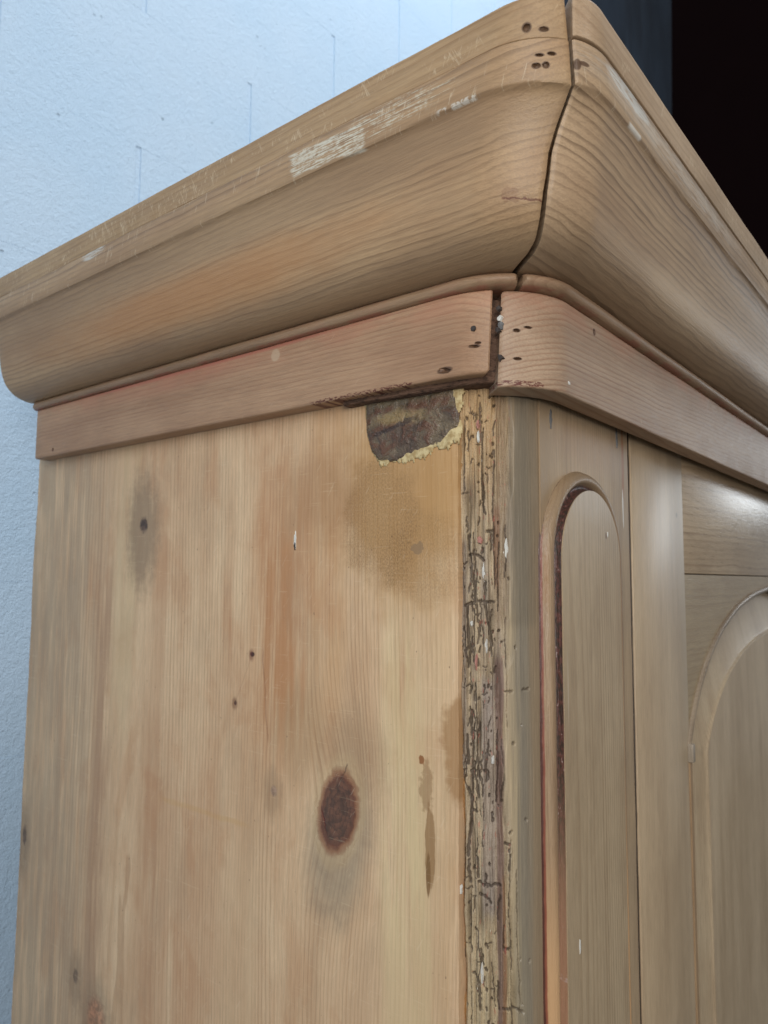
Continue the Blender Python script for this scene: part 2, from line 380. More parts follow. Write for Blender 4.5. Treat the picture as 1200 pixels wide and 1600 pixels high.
def mat_crown(front):
    g = G('pine_crown_front' if front else 'pine_crown_side')
    u = g.x if front else g.y; v = g.z
    ax = 'x' if front else 'y'
    L, D = (srgb(184, 156, 124), srgb(148, 119, 91)) if front else (srgb(180, 149, 113), srgb(143, 110, 80))
    col, h, lt, fb, bl = wood(g, ax, (.035, -.045) if not front else (.030, -.040), .0042, L, D, ring=.60 if front else .50, warp=.010, seed=5.0 if front else 9.0, contrast=.9,
                              late=srgb(88, 66, 46), wave=14., wamp=1.5)
    n1 = g.noise(u*22.0, v*60.0, .4, 4.0, .6, seed=2); nf = g.noise(u*60.0, v*1100.0, 1.0, 3.0, .65); nk = g.noise(u*300.0, v*300.0, 1., 3., .6)
    if not front:
        m = g.ell(u, v, .26, .088, .17, .017, .6, n1, .5); col = g.mixc(m*.55, col, srgb(168, 114, 64))
        m = g.ell(u, v, .44, .10, .10, .02, .6, n1, .5); col = g.mixc(m*.4, col, srgb(138, 104, 70))
        m = g.ss(nf, .69, .78)*g.ell(u, v, .22, .085, .14, .018, .4); col = g.mixc(m*.45, col, srgb(214, 180, 130))
        m = g.ell(u, v, .15, .120, .4, .012, .7, n1, .4); col = g.mixc(m*.4, col, srgb(142, 118, 92))  # darker zone below the fillet: its soft shadow painted in
        m = g.ell(u, v, .12, .062, .35, .007, .8, n1, .4); col = g.mixc(m*.3, col, srgb(148, 128, 104))
        m = g.ss((v - .0800 - (u + .026)*.10 + (nk - .5)*.0035).abs(), .0006, .0002)*g.ss((u + .026).abs(), .0105, .009); col = g.mixc(m*.8, col, srgb(96, 52, 40))
        m = g.ell(u, v, -.020, .0825, .0045, .0035, .2, nk, 1.6); col = g.mixc(m*.25, col, srgb(110, 62, 48))
    else:
        m = g.ell(u, v, .20, .062, .5, .008, .8, n1, .4); col = g.mixc(m*.25, col, srgb(132, 110, 88))
        m = g.ell(u, v, .16, .076, .10, .008, .7, n1, .4); col = g.mixc(m*.45, col, srgb(206, 178, 142))  # light band where the curve turns convex: shading put into the colour
    # fillet: scratched, with remnants of white paint
    fil = g.ss(v, .1275, .1285)
    scr = g.ss(g.noise(u*700.0 + v*200., v*60.0, 1.7, 2.0, .5, .6), .60, .68)*g.ss(n1, .45, .58)
    col = g.mixc(fil*scr*.36, col, srgb(222, 204, 176))
    if not front:
        pm = g.ss((u - .092 - (v - .138)*.3).abs() + (n1 - .5)*.02, .030, .026)*g.ss((v - .1375 - (u - .09)*.04 + (n1 - .5)*.010).abs(), .0085, .0070)*g.ss(nf*.75 + nk*.25 + n1*.25, .54, .68)
        col = g.mixc(pm*fil*.88, col, srgb(208, 202, 184))
        pm = g.ell(u, v, .045, .141, .036, .0085, .3, n1, .6)*g.ss(nf*.8 + nk*.3, .55, .65)
        col = g.mixc(pm*fil*.7, col, srgb(206, 200, 180))
        pm = g.ell(u, v, .3506, .1475, .018, .0045, .15, n1, .5)*g.ss(nf, .44, .54); col = g.mixc(pm*fil*.8, col, srgb(204, 200, 190))
        pm = g.ss((v - .1295).abs(), .0016, .0008)*g.ss((u - .0).abs(), .014, .010)*g.ss(nk, .45, .55); col = g.mixc(pm*.6, col, srgb(220, 216, 204))
    else:
        pm = g.ell(u, v, .012, .1455, .030, .0045, .15, n1, .5)*g.ss(nf, .36, .50); col = g.mixc(pm*fil*.8, col, srgb(206, 206, 200))
        pm = g.ell(u, v, .10, .142, .13, .009, .6, n1, .6)*g.ss(nf*.6 + n1*.4, .38, .58); col = g.mixc(pm*fil*.55, col, srgb(200, 192, 180))
        pm = g.ss((v - .1300).abs(), .0016, .0008)*g.ss((u - .018).abs(), .010, .007); col = g.mixc(pm*.8, col, srgb(224, 218, 206))
    # old nail pits, rust-dark inside
    return g, col, h, fb, nk

def pit_mask(g, col, pits, dark=srgb(78, 54, 38)):
    for (c, r, t) in pits:
        d = (((g.x - c[0])*(1/(r[0]*.92)))._m('POWER', 2.0) + ((g.y - c[1])*(1/(r[1]*.92)))._m('POWER', 2.0) + ((g.z - c[2])*(1/(r[2]*.92)))._m('POWER', 2.0)).sqrt()
        col = g.mixc(g.ss(d, 1.25, .85)*.85, col, dark)
    return col

def mat_top_board(front, pits):
    g = G('pine_top_board_front' if front else 'pine_top_board_side'); u = g.x if front else g.y; v = g.z
    L, D = (srgb(188, 162, 132), srgb(156, 128, 100)) if front else (srgb(178, 149, 113), srgb(144, 114, 83))
    col, h, lt, fb, bl = wood(g, 'x' if front else 'y', (.06, .02), .0036, L, D, ring=.42, warp=.008, seed=21 if front else 14, late=srgb(124, 92, 62))
    n1 = g.noise(u*22.0, v*60.0, .4, 4.0, .6, seed=6)
    for k, (fu, fv, sd) in enumerate(((600., 55., 1.), (420., 160., 2.), (700., 110., 3.))):
        scr = g.ss(g.noise(u*fu + v*(300.*(k - 1)), v*fv, 1.7, 2.0, .5, .5, seed=sd), .61, .68)*g.ss(n1, .44, .58)
        col = g.mixc(scr*.34, col, srgb(218, 198, 168))
    col = pit_mask(g, col, pits)
    return g.done(col, (fb - .5)*.2 + .55, h, .00022, .35)

def mat_fascia(front, pits):
    g = G('pine_fascia_front' if front else 'pine_fascia_side'); u = g.x if front else g.y; v = g.z
    L, D = (srgb(182, 155, 129), srgb(150, 121, 97)) if front else (srgb(178, 144, 113), srgb(146, 110, 83))
    col, h, lt, fb, bl = wood(g, 'x' if front else 'y', (.05, .14) if front else (.04, .11), .0030, L, D, ring=.66 if front else .5, warp=.006, seed=31 if front else 27, late=srgb(136, 98, 72), tilt=.05 if front else .0)
    n1 = g.noise(u*22.0, v*60.0, .4, 4.0, .6, seed=6); nk = g.noise(u*420.0, v*900.0, 1., 3., .6)
    # pink tint of old red paint left along the top edge and in the seam
    m = g.ss(v, .030, .050)*g.ss(n1, .35, .62); col = g.mixc(m*.35, col, srgb(186, 122, 96))
    if not front:
        m = g.ell(u, v, .28, .0500, .16, .0018, .5, nk*.5 + n1*.5, .9); col = g.mixc(m*.7, col, srgb(170, 98, 80))
        m = g.ell(u, v, .30, .045, .10, .008, .6, n1, .5); col = g.mixc(m*.25, col, srgb(176, 116, 92))
        m = g.ss((v - .0030 - (nk - .5)*.004).abs(), .0022, .0010)*g.ss((u - .105).abs(), .045, .040)*g.ss(nk, .46, .56); col = g.mixc(m*.9, col, srgb(84, 34, 28))
        m = g.ell(u, v, .1832, .0434, .0042, .0042, .2, n1, .3); col = g.mixc(m*.6, col, srgb(192, 168, 140))
    else:
        m = g.ss((v + .0030 - (nk - .5)*.003).abs(), .0020, .0009)*g.ss((u - .002).abs(), .013, .011)*g.ss(nk, .44, .54); col = g.mixc(m*.9, col, srgb(94, 40, 34))
    scr = g.ss(g.noise(u*500. + v*500., v*120.0, 1.7, 2.0, .5, .8), .70, .78)*g.ss(n1, .45, .62); col = g.mixc(scr*.35, col, srgb(224, 200, 170))
    col = pit_mask(g, col, pits)
    return g.done(col, (fb - .5)*.2 + .52, h, .00022, .38)

def mat_plain(name, axis, pith, L, D, ring=.3, sp=.0034, seed=1., rough=.5, spec=.4, coat=0., warp=.008, late=None, extra=None, bump=.0002):
    g = G(name)
    col, h, lt, fb, bl = wood(g, axis, pith, sp, L, D, ring=ring, warp=warp, seed=seed, late=late)
    if extra: col = extra(g, col)
    return g.done(col, (fb - .5)*.16 + rough, h, bump, spec, coat=coat)
def mat_flat(name, c, rough=.5, bump=0., sc_=600., spec=.4, metal=None, var=.15):
    g = G(name); n = g.noise(g.x*sc_, g.y*sc_, g.z*sc_, 3., .6)
    col = g.scale(g.mixc(0., c, c), (n - .5)*(2*var) + 1.)
    return g.done(col, rough, n if bump else None, bump, spec, metal)

# ------------------------------------------------------------------ the setting
def structure(o): o['kind'] = 'structure'; return o
def mat_wall():
    g = G('painted_blockwork', True)
    n1 = g.noise(g.x*420., g.y*420., g.z*420., 2., .6); n2 = g.noise(g.x*150., g.y*150., g.z*150., 2., .55)
    n3 = g.noise(g.x*5., g.y*5., g.z*5., 3., .6)
    vo = g.voro(g.x*60., 0.5, g.z*60.)
    pit = g.ss(vo + (n1 - .5)*.12, .16, .07)*g.ss(g.noise(g.x*21., g.y*21., g.z*21., 2., .5), .61, .68)
    col = g.mixc(g.ss(n3, .3, .7), srgb(196, 221, 244), srgb(202, 224, 245))
    col = g.mixc(pit*.3, col, srgb(120, 146, 172))
    return g.done(col, .55, n1*.6 + n2*.7 - pit*.9, .0020, .35)
WALLM = mat_wall(); WALLM.node_tree.nodes['Principled BSDF']
g = G('concrete'); nn = g.noise(g.x*8., g.y*8., g.z*8., 5., .6)
FLOORM = g.done(g.mixc(nn, srgb(110, 108, 104), srgb(140, 138, 132)), .8, nn, .002)
structure(new_obj('floor', box('floor', -5, 8, -6, 4, -Z0 - .1, -Z0), FLOORM))
YW = .75
back = structure(new_obj('back_wall', box('back_wall', -1.87, 1.478, YW + .0015, YW + .10, -Z0, 1.66), WALLM))
BL, BH = .418, .215
bm_full = {}
def block_mesh(L):
    k = round(L, 3)
    if k not in bm_full: bm_full[k] = box('block', 0, L - .009, 0, .02, 0, BH, .00025, 1, 12)
    return bm_full[k]
i0 = int(math.floor((-Z0 + .12)/BH))
for ci in range(i0, 9):
    z = -.12 + ci*BH
    if z + BH > 1.67: break
    off = .225 if (ci % 2 == 0) else .225 - BL/2          # course ci = 2 spans .31 .. .525
    xs = off - 5*BL
    while xs < 1.478:
        x0 = max(xs, -1.87); x1 = min(xs + BL, 1.478)
        if x1 - x0 > .03 and z > -Z0 - .2:
            me = block_mesh(x1 - x0)
            b = new_obj('block', me, None, back, False)
            if not me.materials: me.materials.append(WALLM)
            b.location = (x0 + .0045, YW + .00012*math.sin(ci*3.1 + xs*9), max(z, -Z0))
        xs += BL
g = G('navy_paint'); n = g.noise(g.x*9., g.y*9. , g.z*2.5, 4., .6); n2 = g.noise(g.x*250., g.y*250., g.z*250., 3., .6)
NAVY = g.done(g.mixc(g.ss(n, .3, .75), srgb(34, 44, 58), srgb(52, 66, 82)), .6, n2 + n*2., .003, .3)
vs, fs = [], []
nx, nz = 90, 24
for j in range(nz + 1):
    for i in range(nx + 1):
        x = 1.484 + 1.40*i/nx; z = -Z0 + .02 + (2.75 + Z0)*j/nz
        y = YW + .03 + .012*math.sin(x*9 + z*1.2) + .006*math.sin(x*23 - z*2.0 + 1)
        vs.append((x, y, z))
for j in range(nz):
    for i in range(nx):
        a = j*(nx + 1) + i; fs.append((a, a + 1, a + nx + 2, a + nx + 1))
cl = new_obj('hanging_cloth', pyd('hanging_cloth', vs, fs, 80), NAVY)
sm = cl.modifiers.new('s', 'SOLIDIFY'); sm.thickness = .004; sm.offset = 1
cl['label'] = 'dark navy cloth hanging beside the pale wall behind the cornice'; cl['category'] = 'curtain'
FAR = mat_flat('dark_maroon', srgb(24, 9, 10), .9, 0., 6., .1)
structure(new_obj('far_wall', box('far_wall', 4.0, 4.1, .2, 4.0, -Z0, 5), FAR))

# ------------------------------------------------------------------ the wardrobe
root = bpy.data.objects.new('wardrobe', None); C.objects.link(root); root.location = (0, 0, 0)
root['label'] = 'old stripped pine wardrobe with moulded cornice and worm-eaten corner post'; root['category'] = 'wardrobe'
WID = 1.30; DEP = .55

# mitre angle of the crown and top boards by height
def th_crown(z): return float(np.interp(z, [.0592, .0617, .065, .070, .0765, .084, .092, .102, .113, .124, .129, .150, .171], [42.25, 45.8, 47.3, 46.8, 46.3, 46.2, 47.2, 47.8, 51, 55, 56.5, 55, 53.75]))
def gapped(f, s, wid): return lambda z: f(z) + s*math.degrees(wid(z)/2/R_PLAN)
wcr = lambda z: float(np.interp(z, [.055, .066, .09, .129, .171], [.0042, .0030, .0021, .0016, .0042 if z > .151 else .0016]))

side_end, front_end = .535, WID + .02
pits_top_side = [((-.0578, -.0379, .1555), (.0024, .0026, .0027), .3), ((-.0536, -.0450, .1540), (.0028, .0028, .0015), .2)]
pits_crown_side = [((-.0538, -.0427, .1414), (.0022, .0030, .0010), .1), ((-.0501, -.0472, .1421), (.0026, .0026, .0011), .1),
                   ((-.0542, -.0410, .1364), (.0024, .0026, .0017), .2), ((-.0515, -.0448, .1367), (.0022, .0022, .0019), .2)]
pits_crown_front = [((-.0370, -.0582, .1392), (.0036, .0024, .0012), .3), ((-.0405, -.0562, .1380), (.0022, .0024, .0028), .0)]
pits_f_side = [((-.0150, .0393, .0076), (.0026, .0056, .0021), .25), ((-.0128, .0205, .0188), (.0022, .0042, .0011), .2), ((-.0124, .0185, .0205), (.0018, .0022, .0010), .2), ((-.0150, .4932, .0085), (.002, .0020, .0020), 0)]
pits_f_front = [((.0007, .0010, .0276), (.0024, .0024, .0013), .1), ((.0058, -.0035, .0298), (.0030, .0026, .0009), .1), ((.0010, .0008, .0112), (.0028, .0028, .0011), .1),
                ((.0742, -.0140, .0432), (.0022, .002, .0024), 0)]

prof_top = round_poly([(.0615, .1705), (.0615, .1502), (.0, .1502), (.0, .1705)], [.0016, .0005, 0, 0])
prof_top_f = round_poly([(.0640, .1705), (.0640, .1502), (.0, .1502), (.0, .1705)], [.0016, .0006, 0, 0])
def crown_prof(fil):
    p = [(fil, .1498), (fil, .1292), (fil - .0022, .1284), (fil - .0034, .1262), (.0568, .122), (.0540, .113), (.0520, .102), (.0506, .092), (.0492, .084), (.0468, .0765),
         (.0430, .0700), (.0380, .0650), (.0320, .0617), (.0260, .0600), (.0205, .0592), (.0, .0592), (.0, .1498)]
    # smooth the cyma
    q = np.array(p[3:15]); t = np.linspace(0, len(q) - 1, 34); base = np.arange(len(q))
    from_ = np.stack([np.interp(t, base, q[:, 0]), np.interp(t, base, q[:, 1])], 1)
    for _ in range(4): from_[1:-1] = .25*from_[:-2] + .5*from_[1:-1] + .25*from_[2:]
    return [(fil - .0004, .1498), (fil, .1493), (fil, .1300), (fil - .0005, .1290), (fil - .0020, .1284)] + [tuple(v) for v in from_] + [(.0, .0592), (.0, .1498)]

top_s = new_obj('top_board', sweep('top_board', prof_top, side_end, gapped(th_crown, -1, wcr), False, seed=1, wob=.0004), mat_top_board(False, pits_top_side), root)
top_f = new_obj('top_board', sweep('top_board', prof_top_f, front_end, gapped(th_crown, 1, wcr), True, seed=2, wob=.0004), mat_top_board(True, []), root)
cut_holes(top_s, pits_top_side)

def crown_mat(front, pits):
    g, col, h, fb, nk = mat_crown(front)
    col = pit_mask(g, col, pits)
    return g.done(col, (fb - .5)*.2 + .50, h, .00022, .38)
crown_s = new_obj('crown_moulding', sweep('crown_moulding', crown_prof(.0622), side_end, gapped(th_crown, -1, wcr), False, seed=3, wob=.0003), crown_mat(False, pits_crown_side), root)
crown_f = new_obj('crown_moulding', sweep('crown_moulding', crown_prof(.0630), front_end, gapped(th_crown, 1, wcr), True, seed=4, wob=.0003), crown_mat(True, pits_crown_front), root)
cut_holes(crown_s, pits_crown_side); cut_holes(crown_f, pits_crown_front)

# bead under the crown
def bead_extra(g, col):
    n1 = g.noise(g.x*40., g.y*40., g.z*90., 4., .6)
    m = g.ss(g.z, .0526, .0516)*g.ss(n1, .42, .56); col = g.mixc(m*.6, col, srgb(150, 84, 68))
    m = g.ss(g.z, .0570, .0590)*g.ss(n1, .40, .5); col = g.mixc(m*.6, col, srgb(112, 66, 52))
    return g.mixc(g.ss(n1, .48, .64)*.18, col, srgb(170, 122, 100))
bead_prof = [(.0146 + .0054*math.cos(a)**.8, .0553 + .0040*math.sin(a)) for a in np.linspace(math.pi/2 - 1e-4, -math.pi/2 + 1e-4, 15)] + [(.0, .0514), (.0, .0591)]
bead_prof = [(o, min(z, .0591)) for o, z in bead_prof]
new_obj('bead', sweep('bead', bead_prof, side_end - .003, lambda z: 43.5, False, seed=7, wob=.0003, edge=.003), mat_plain('pine_bead_side', 'y', (.05, .10), srgb(168, 138, 108), srgb(136, 108, 82), seed=41., extra=bead_extra), root)
new_obj('bead', sweep('bead', bead_prof, front_end - .003, lambda z: 47.5, True, seed=8, wob=.0003, edge=.003), mat_plain('pine_bead_front', 'x', (.05, .10), srgb(172, 143, 114), srgb(140, 112, 86), seed=43., extra=bead_extra), root)

# fascia boards
fs_prof = round_poly([(.0150, .0513), (.0150, .0028), (.0, .0028), (.0, .0513)], [.0012, .0022, 0, 0])
ff_prof = round_poly([(.0138, .0513), (.0138, -.0052), (.0, -.0052), (.0, .0513)], [.0025, .0014, 0, 0])
def nick_side(s, o, z, j): 
    k = max(0, 1 - (side_end + .035 - s)/.012) if s < 9 else 0      # worn lower corner at the joint
    if z < .02: z += .010*max(0, min(1, (s - .545)/.022))**2
    return o, z
def th_fs(z): return float(np.interp(z, [.0, .006, .012, .05], [22, 27.2, 28.2, 28.8]))
def th_ff(z): return float(np.interp(z, [-.006, .0, .033, .0355, .0375, .040, .046, .0513], [32.2, 32.2, 32.9, 34.2, 36.2, 33.4, 33.4, 36.6]))
fas_s = new_obj('fascia_board', sweep('fascia_board', fs_prof, side_end - .006, th_fs, False, seed=11, wob=.0004, na=30), mat_fascia(False, pits_f_side), root)
fas_f = new_obj('fascia_board', sweep('fascia_board', ff_prof, front_end - .006, th_ff, True, seed=12, wob=.0004, na=30), mat_fascia(True, pits_f_front), root)
cut_holes(fas_s, pits_f_side); cut_holes(fas_f, pits_f_front)
# the rough frame the boards are nailed to, seen in the open joint and under the shorter side board
fr_prof = round_poly([(.0085, .049), (.0085, -.0002), (-.012, -.0002), (-.012, .049)], [.001, .002, 0, 0])
FRM = mat_plain('rough_frame_wood', 'y', (.03, .06), srgb(118, 90, 72), srgb(78, 58, 47), .4, seed=51., rough=.75, spec=.2,
                extra=lambda g, c: g.mixc(g.ss(g.noise(g.x*260., g.y*160., g.z*260., 4., .65), .46, .66)*.7, c, srgb(46, 35, 30)), bump=.0012)
new_obj('cornice_frame', sweep('cornice_frame', fr_prof, .125, lambda z: 60.0, False, seed=13, wob=.0016, ns=90, na=50), FRM, root)

# side panel: one dense front face so that its edges wander like old wood
def slab_side():
    ny, nz = 60, 150
    zs = np.concatenate([np.linspace(-1.86, -.7, 30)[:-1], np.linspace(-.7, .030, nz)])
    vs, fs = [], []
    for z in zs:
        y0 = .0405 + .0006*vnoise(z*60, 3) + .0005*vnoise(z*240, 4) + .0004
        y1 = .552 + .0015*vnoise(z*25, 8) + .0009*vnoise(z*130, 9) - .012*max(0, (z + .10))*2
        for k in range(ny + 1):
            t = k/ny; y = y0 + (y1 - y0)*t
            e = min(y - y0, y1 - y); x = 0.0
            if e < .0012: x = .0008*(1 - e/.0012)**2
            vs.append((x + .0005*vnoise(y*9, 2)*1.0, y, z))
    n = ny + 1; m = len(zs); N = n*m
    vs += [(.020, v[1], v[2]) for v in vs]
    for j in range(m - 1):
        for k in range(ny):
            a = j*n + k; fs.append((a, a + 1, a + n + 1, a + n)); b = a + N; fs.append((b, b + n, b + n + 1, b + 1))
        a = j*n; fs.append((a, a + n, a + n + N, a + N)); a = j*n + ny; fs.append((a, a + N, a + n + N, a + n))
    for k in range(ny):
        a = k; fs.append((a, a + N, a + 1 + N, a + 1)); a = (m-1)*n + k; fs.append((a, a + 1, a + 1 + N, a + N))
    return pyd('side_panel', vs, fs, 50)
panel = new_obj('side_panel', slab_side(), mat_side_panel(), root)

# ---- corner post: rounded, eaten by worm ---------------------------------
PR, PCX, PCY = .040, .0408, .0488
def build_post():
    rnd = random.Random(11)
    zs = np.concatenate([np.linspace(-1.88, -.60, 40)[:-1], np.arange(-.60, .0085, .00055)])
    ss = np.linspace(.002, .0632, 176)
    Sg, Zg = np.meshgrid(ss, zs)
    disp = np.zeros_like(Sg); chan = np.zeros_like(Sg)
    def seg(p, q, wd, dp):
        m = wd*3
        i0, i1 = np.searchsorted(zs, min(p[1], q[1]) - m), np.searchsorted(zs, max(p[1], q[1]) + m)
        j0, j1 = np.searchsorted(ss, min(p[0], q[0]) - m), np.searchsorted(ss, max(p[0], q[0]) + m)
        if i1 <= i0 or j1 <= j0: return
        a = Sg[i0:i1, j0:j1] - p[0]; b = Zg[i0:i1, j0:j1] - p[1]
        dx, dz = q[0] - p[0], q[1] - p[1]; L2 = dx*dx + dz*dz + 1e-14
        t = np.clip((a*dx + b*dz)/L2, 0, 1); d = np.hypot(a - t*dx, b - t*dz)
        f = np.clip(1 - (d/wd)**2, 0, 1)
        disp[i0:i1, j0:j1] = np.maximum(disp[i0:i1, j0:j1], dp*np.sqrt(f))
        chan[i0:i1, j0:j1] = np.maximum(chan[i0:i1, j0:j1], np.clip(1.5*f, 0, 1)*min(1, dp/.0012))
    def poly(pts, wd, dp, jit=.0003, n=5):
        P = []
        for a, b in zip(pts[:-1], pts[1:]):
            for k in range(n):
                t = k/n; P.append((a[0] + (b[0] - a[0])*t + rnd.uniform(-jit, jit), a[1] + (b[1] - a[1])*t + rnd.uniform(-jit, jit)))
        P.append(pts[-1])
        for a, b in zip(P[:-1], P[1:]): seg(a, b, wd*rnd.uniform(.75, 1.2), dp*rnd.uniform(.8, 1.1))
    known = [[(.0104, -.1285), (.0143, -.127), (.0192, -.1252), (.024, -.126), (.0295, -.126)], [(.015, -.0985), (.0158, -.1083), (.0172, -.118), (.0178, -.1256)],
        [(.0151, -.0978), (.0207, -.0996), (.0228, -.102)], [(.0125, -.1291), (.0125, -.1429), (.0139, -.1531), (.0138, -.162)], [(.0234, -.1145), (.0233, -.1255), (.024, -.1303), (.0257, -.1392), (.028, -.1508)],
        [(.0249, -.0849), (.027, -.0851), (.0291, -.0842)], [(.0277, -.0867), (.0275, -.0908)], [(.0221, -.0944), (.0224, -.0971)], [(.0141, -.1751), (.0138, -.1785)], [(.0148, -.1879), (.0147, -.2019)],
        [(.0123, -.2015), (.0126, -.2181)], [(.0097, -.2224), (.0104, -.229), (.0136, -.234), (.0146, -.2418), (.0142, -.2464), (.0146, -.251)], [(.014, -.222), (.0188, -.221)],
        [(.0221, -.2205), (.0245, -.2221), (.0249, -.226)], [(.0164, -.2231), (.0181, -.2283), (.019, -.2361)], [(.0153, -.2364), (.0146, -.2437), (.0183, -.2437)], [(.0139, -.2517), (.0131, -.2616), (.0128, -.2682)],
        [(.0348, -.1768), (.0389, -.1768)], [(.0466, -.1763), (.0507, -.1759)], [(.0398, -.2058), (.0397, -.2065)], [(.0274, -.245), (.0275, -.249)], [(.0352, -.2609), (.037, -.2614)], [(.0374, -.2552), (.0382, -.2543)],
        [(.0478, -.2488), (.0482, -.2492)], [(.0195, -.2887), (.023, -.2891), (.026, -.293)], [(.0151, -.3317), (.0181, -.3324), (.0189, -.3357), (.0195, -.3413)], [(.0326, -.3487), (.0366, -.3493), (.0406, -.3497), (.0444, -.3521)],
        [(.0331, -.3174), (.0379, -.3178)], [(.0132, -.2702), (.0128, -.2761), (.0137, -.283)], [(.0181, -.2685), (.0186, -.2795)], [(.0189, -.2818), (.0249, -.2838), (.0312, -.2832)], [(.0229, -.3149), (.0241, -.3171)],
        [(.0211, -.3207), (.0205, -.3236)], [(.0228, -.3275), (.0231, -.3286)], [(.0192, -.3425), (.0195, -.3498)], [(.0239, -.3551), (.0244, -.3562)]]
    for k in known: poly(k, .00085, .0017)
    for _ in range(210):                                   # short galleries along the grain
        s = min(.040, max(.008, rnd.gauss(.0180, .0085))); z = rnd.uniform(-.60, -.004)
        if -.40 < z < -.27 and rnd.random() < .45: continue
        L = rnd.choice([.003, .006, .010, .016, .024]); P = [(s, z)]
        for k in range(max(2, int(L/.0018))):
            s += rnd.gauss(0, .00042); z -= .0018; P.append((s, z))
        poly(P, rnd.choice([.00035, .00045, .0006, .0007]), rnd.uniform(.0007, .0016), .00018, 2)
    for _ in range(45):                                    # galleries across the grain
        s = rnd.uniform(.009, .027); z = rnd.uniform(-.60, -.004); L = rnd.uniform(.0015, .004)
        poly([(s, z), (s + L*.5, z + rnd.uniform(-.0008, .0008)), (s + L, z + rnd.uniform(-.001, .001))], rnd.uniform(.0003, .0005), rnd.uniform(.0008, .0014), .00015, 3)
    for _ in range(170):                                   # flight holes
        s = rnd.uniform(.009, .032) if rnd.random() < .94 else rnd.uniform(.033, .050); z = rnd.uniform(-.58, .002)
        seg((s, z), (s + rnd.gauss(0, .0003), z + rnd.uniform(.0001, .0012)), rnd.uniform(.0004, .0009), rnd.uniform(.0010, .0022))
    for _ in range(30):                                    # long splits down the grain
        s = rnd.choice([rnd.uniform(.0095, .015), rnd.uniform(.0095, .030), rnd.uniform(.028, .044)]); z = rnd.uniform(-.52, -.01); P = [(s, z)]
        for k in range(rnd.randint(12, 30)):
            s += rnd.gauss(0, .00025); z -= .0025; P.append((s, z))
        poly(P, rnd.uniform(.0003, .0006), rnd.uniform(.0009, .0018), .0001, 2)
    # erosion: long ridges along the grain, strongest in the eaten strip
    def n2(fs_, fz, seed):
        a = Sg*fs_; b = Zg*fz; ia = np.floor(a).astype(int); ib = np.floor(b).astype(int); fa = a - ia; fb = b - ib
        fa = fa*fa*(3 - 2*fa); fb = fb*fb*(3 - 2*fb)
        h = lambda i, j: np.modf(np.abs(np.sin(i*127.1 + j*311.7 + seed*17.3)*43758.5453))[0]
        return (h(ia, ib)*(1-fa) + h(ia+1, ib)*fa)*(1-fb) + (h(ia, ib+1)*(1-fa) + h(ia+1, ib+1)*fa)*fb - .5
    edge = .0385 + .014*n2(40, 14, 3) + .006*n2(50, 70, 4)
    dec = np.clip((edge - Sg)/.004, 0, 1)
    ero = .0026*n2(380, 18, 1) + .0014*n2(1000, 40, 2) + .0006*n2(900, 420, 6) + .0026*n2(130, 12, 5) + .0005*n2(1800, 150, 12)
    pocket = np.clip(n2(300, 30, 8) - .10 + .10*np.clip((.018 - Sg)/.008, 0, 1), 0, 1)*.0085
    ridge = .0052*(.25 - np.abs(n2(330, 15, 21))) + .0026*(.25 - np.abs(n2(760, 34, 22))) + .0012*(.25 - np.abs(n2(900, 130, 23)))
    disp = disp + dec*(.0010 + ero*.7 + ridge + pocket) + (1 - dec)*(.0002*n2(900, 30, 9) + .0003*n2(200, 12, 10))
    # shallow hollow where the post meets the panel, deeper lower down
    disp += np.clip((.0112 + .002*n2(50, 40, 31) - Sg)/.0016, 0, 1)*(.0014 + .0010*np.clip((-.20 - Zg)/.03, 0, 1)*np.clip((Zg + .42)/.05, 0, 1))
    chan = np.clip(chan*(.35 + .65*dec + .3) + np.clip(pocket*170, 0, .55)*dec + np.clip((ridge - .0011)*420, 0, .6)*dec, 0, 1)
    th = Sg/PR; rr = PR - disp
    X = PCX - rr*np.cos(th); Y = PCY - rr*np.sin(th)
    vs = np.stack([X, Y, Zg], -1).reshape(-1, 3)
    n = len(ss); m = len(zs)
    ii = np.arange(m - 1)[:, None]*n + np.arange(n - 1)[None, :]
    q = np.stack([ii, ii + 1, ii + n + 1, ii + n], -1).reshape(-1, 4)
    # closing: back edge and top
    base = len(vs); bk = np.array([[.042, .050, z] for z in zs]); V = np.concatenate([vs, bk])
    ex = []
    for j in range(m - 1):
        ex.append((j*n, j*n + n, base + j + 1, base + j)); ex.append((j*n + n - 1, base + j, base + j + 1, j*n + 2*n - 1))
    t0 = (m - 1)*n
    tri = [(t0 + k, t0 + k + 1, base + m - 1) for k in range(n - 1)]
    me = bpy.data.meshes.new('corner_post')
    me.from_pydata(V.tolist(), [], q.tolist() + ex + tri); me.update()
    for nm, arr in (('chan', chan), ('decay', dec), ('arc', Sg*10)):
        at = me.attributes.new(nm, 'FLOAT', 'POINT'); at.data.foreach_set('value', np.concatenate([arr.reshape(-1), np.zeros(len(bk))]).astype(np.float32))
    me.shade_smooth() if hasattr(me, 'shade_smooth') else None
    return me
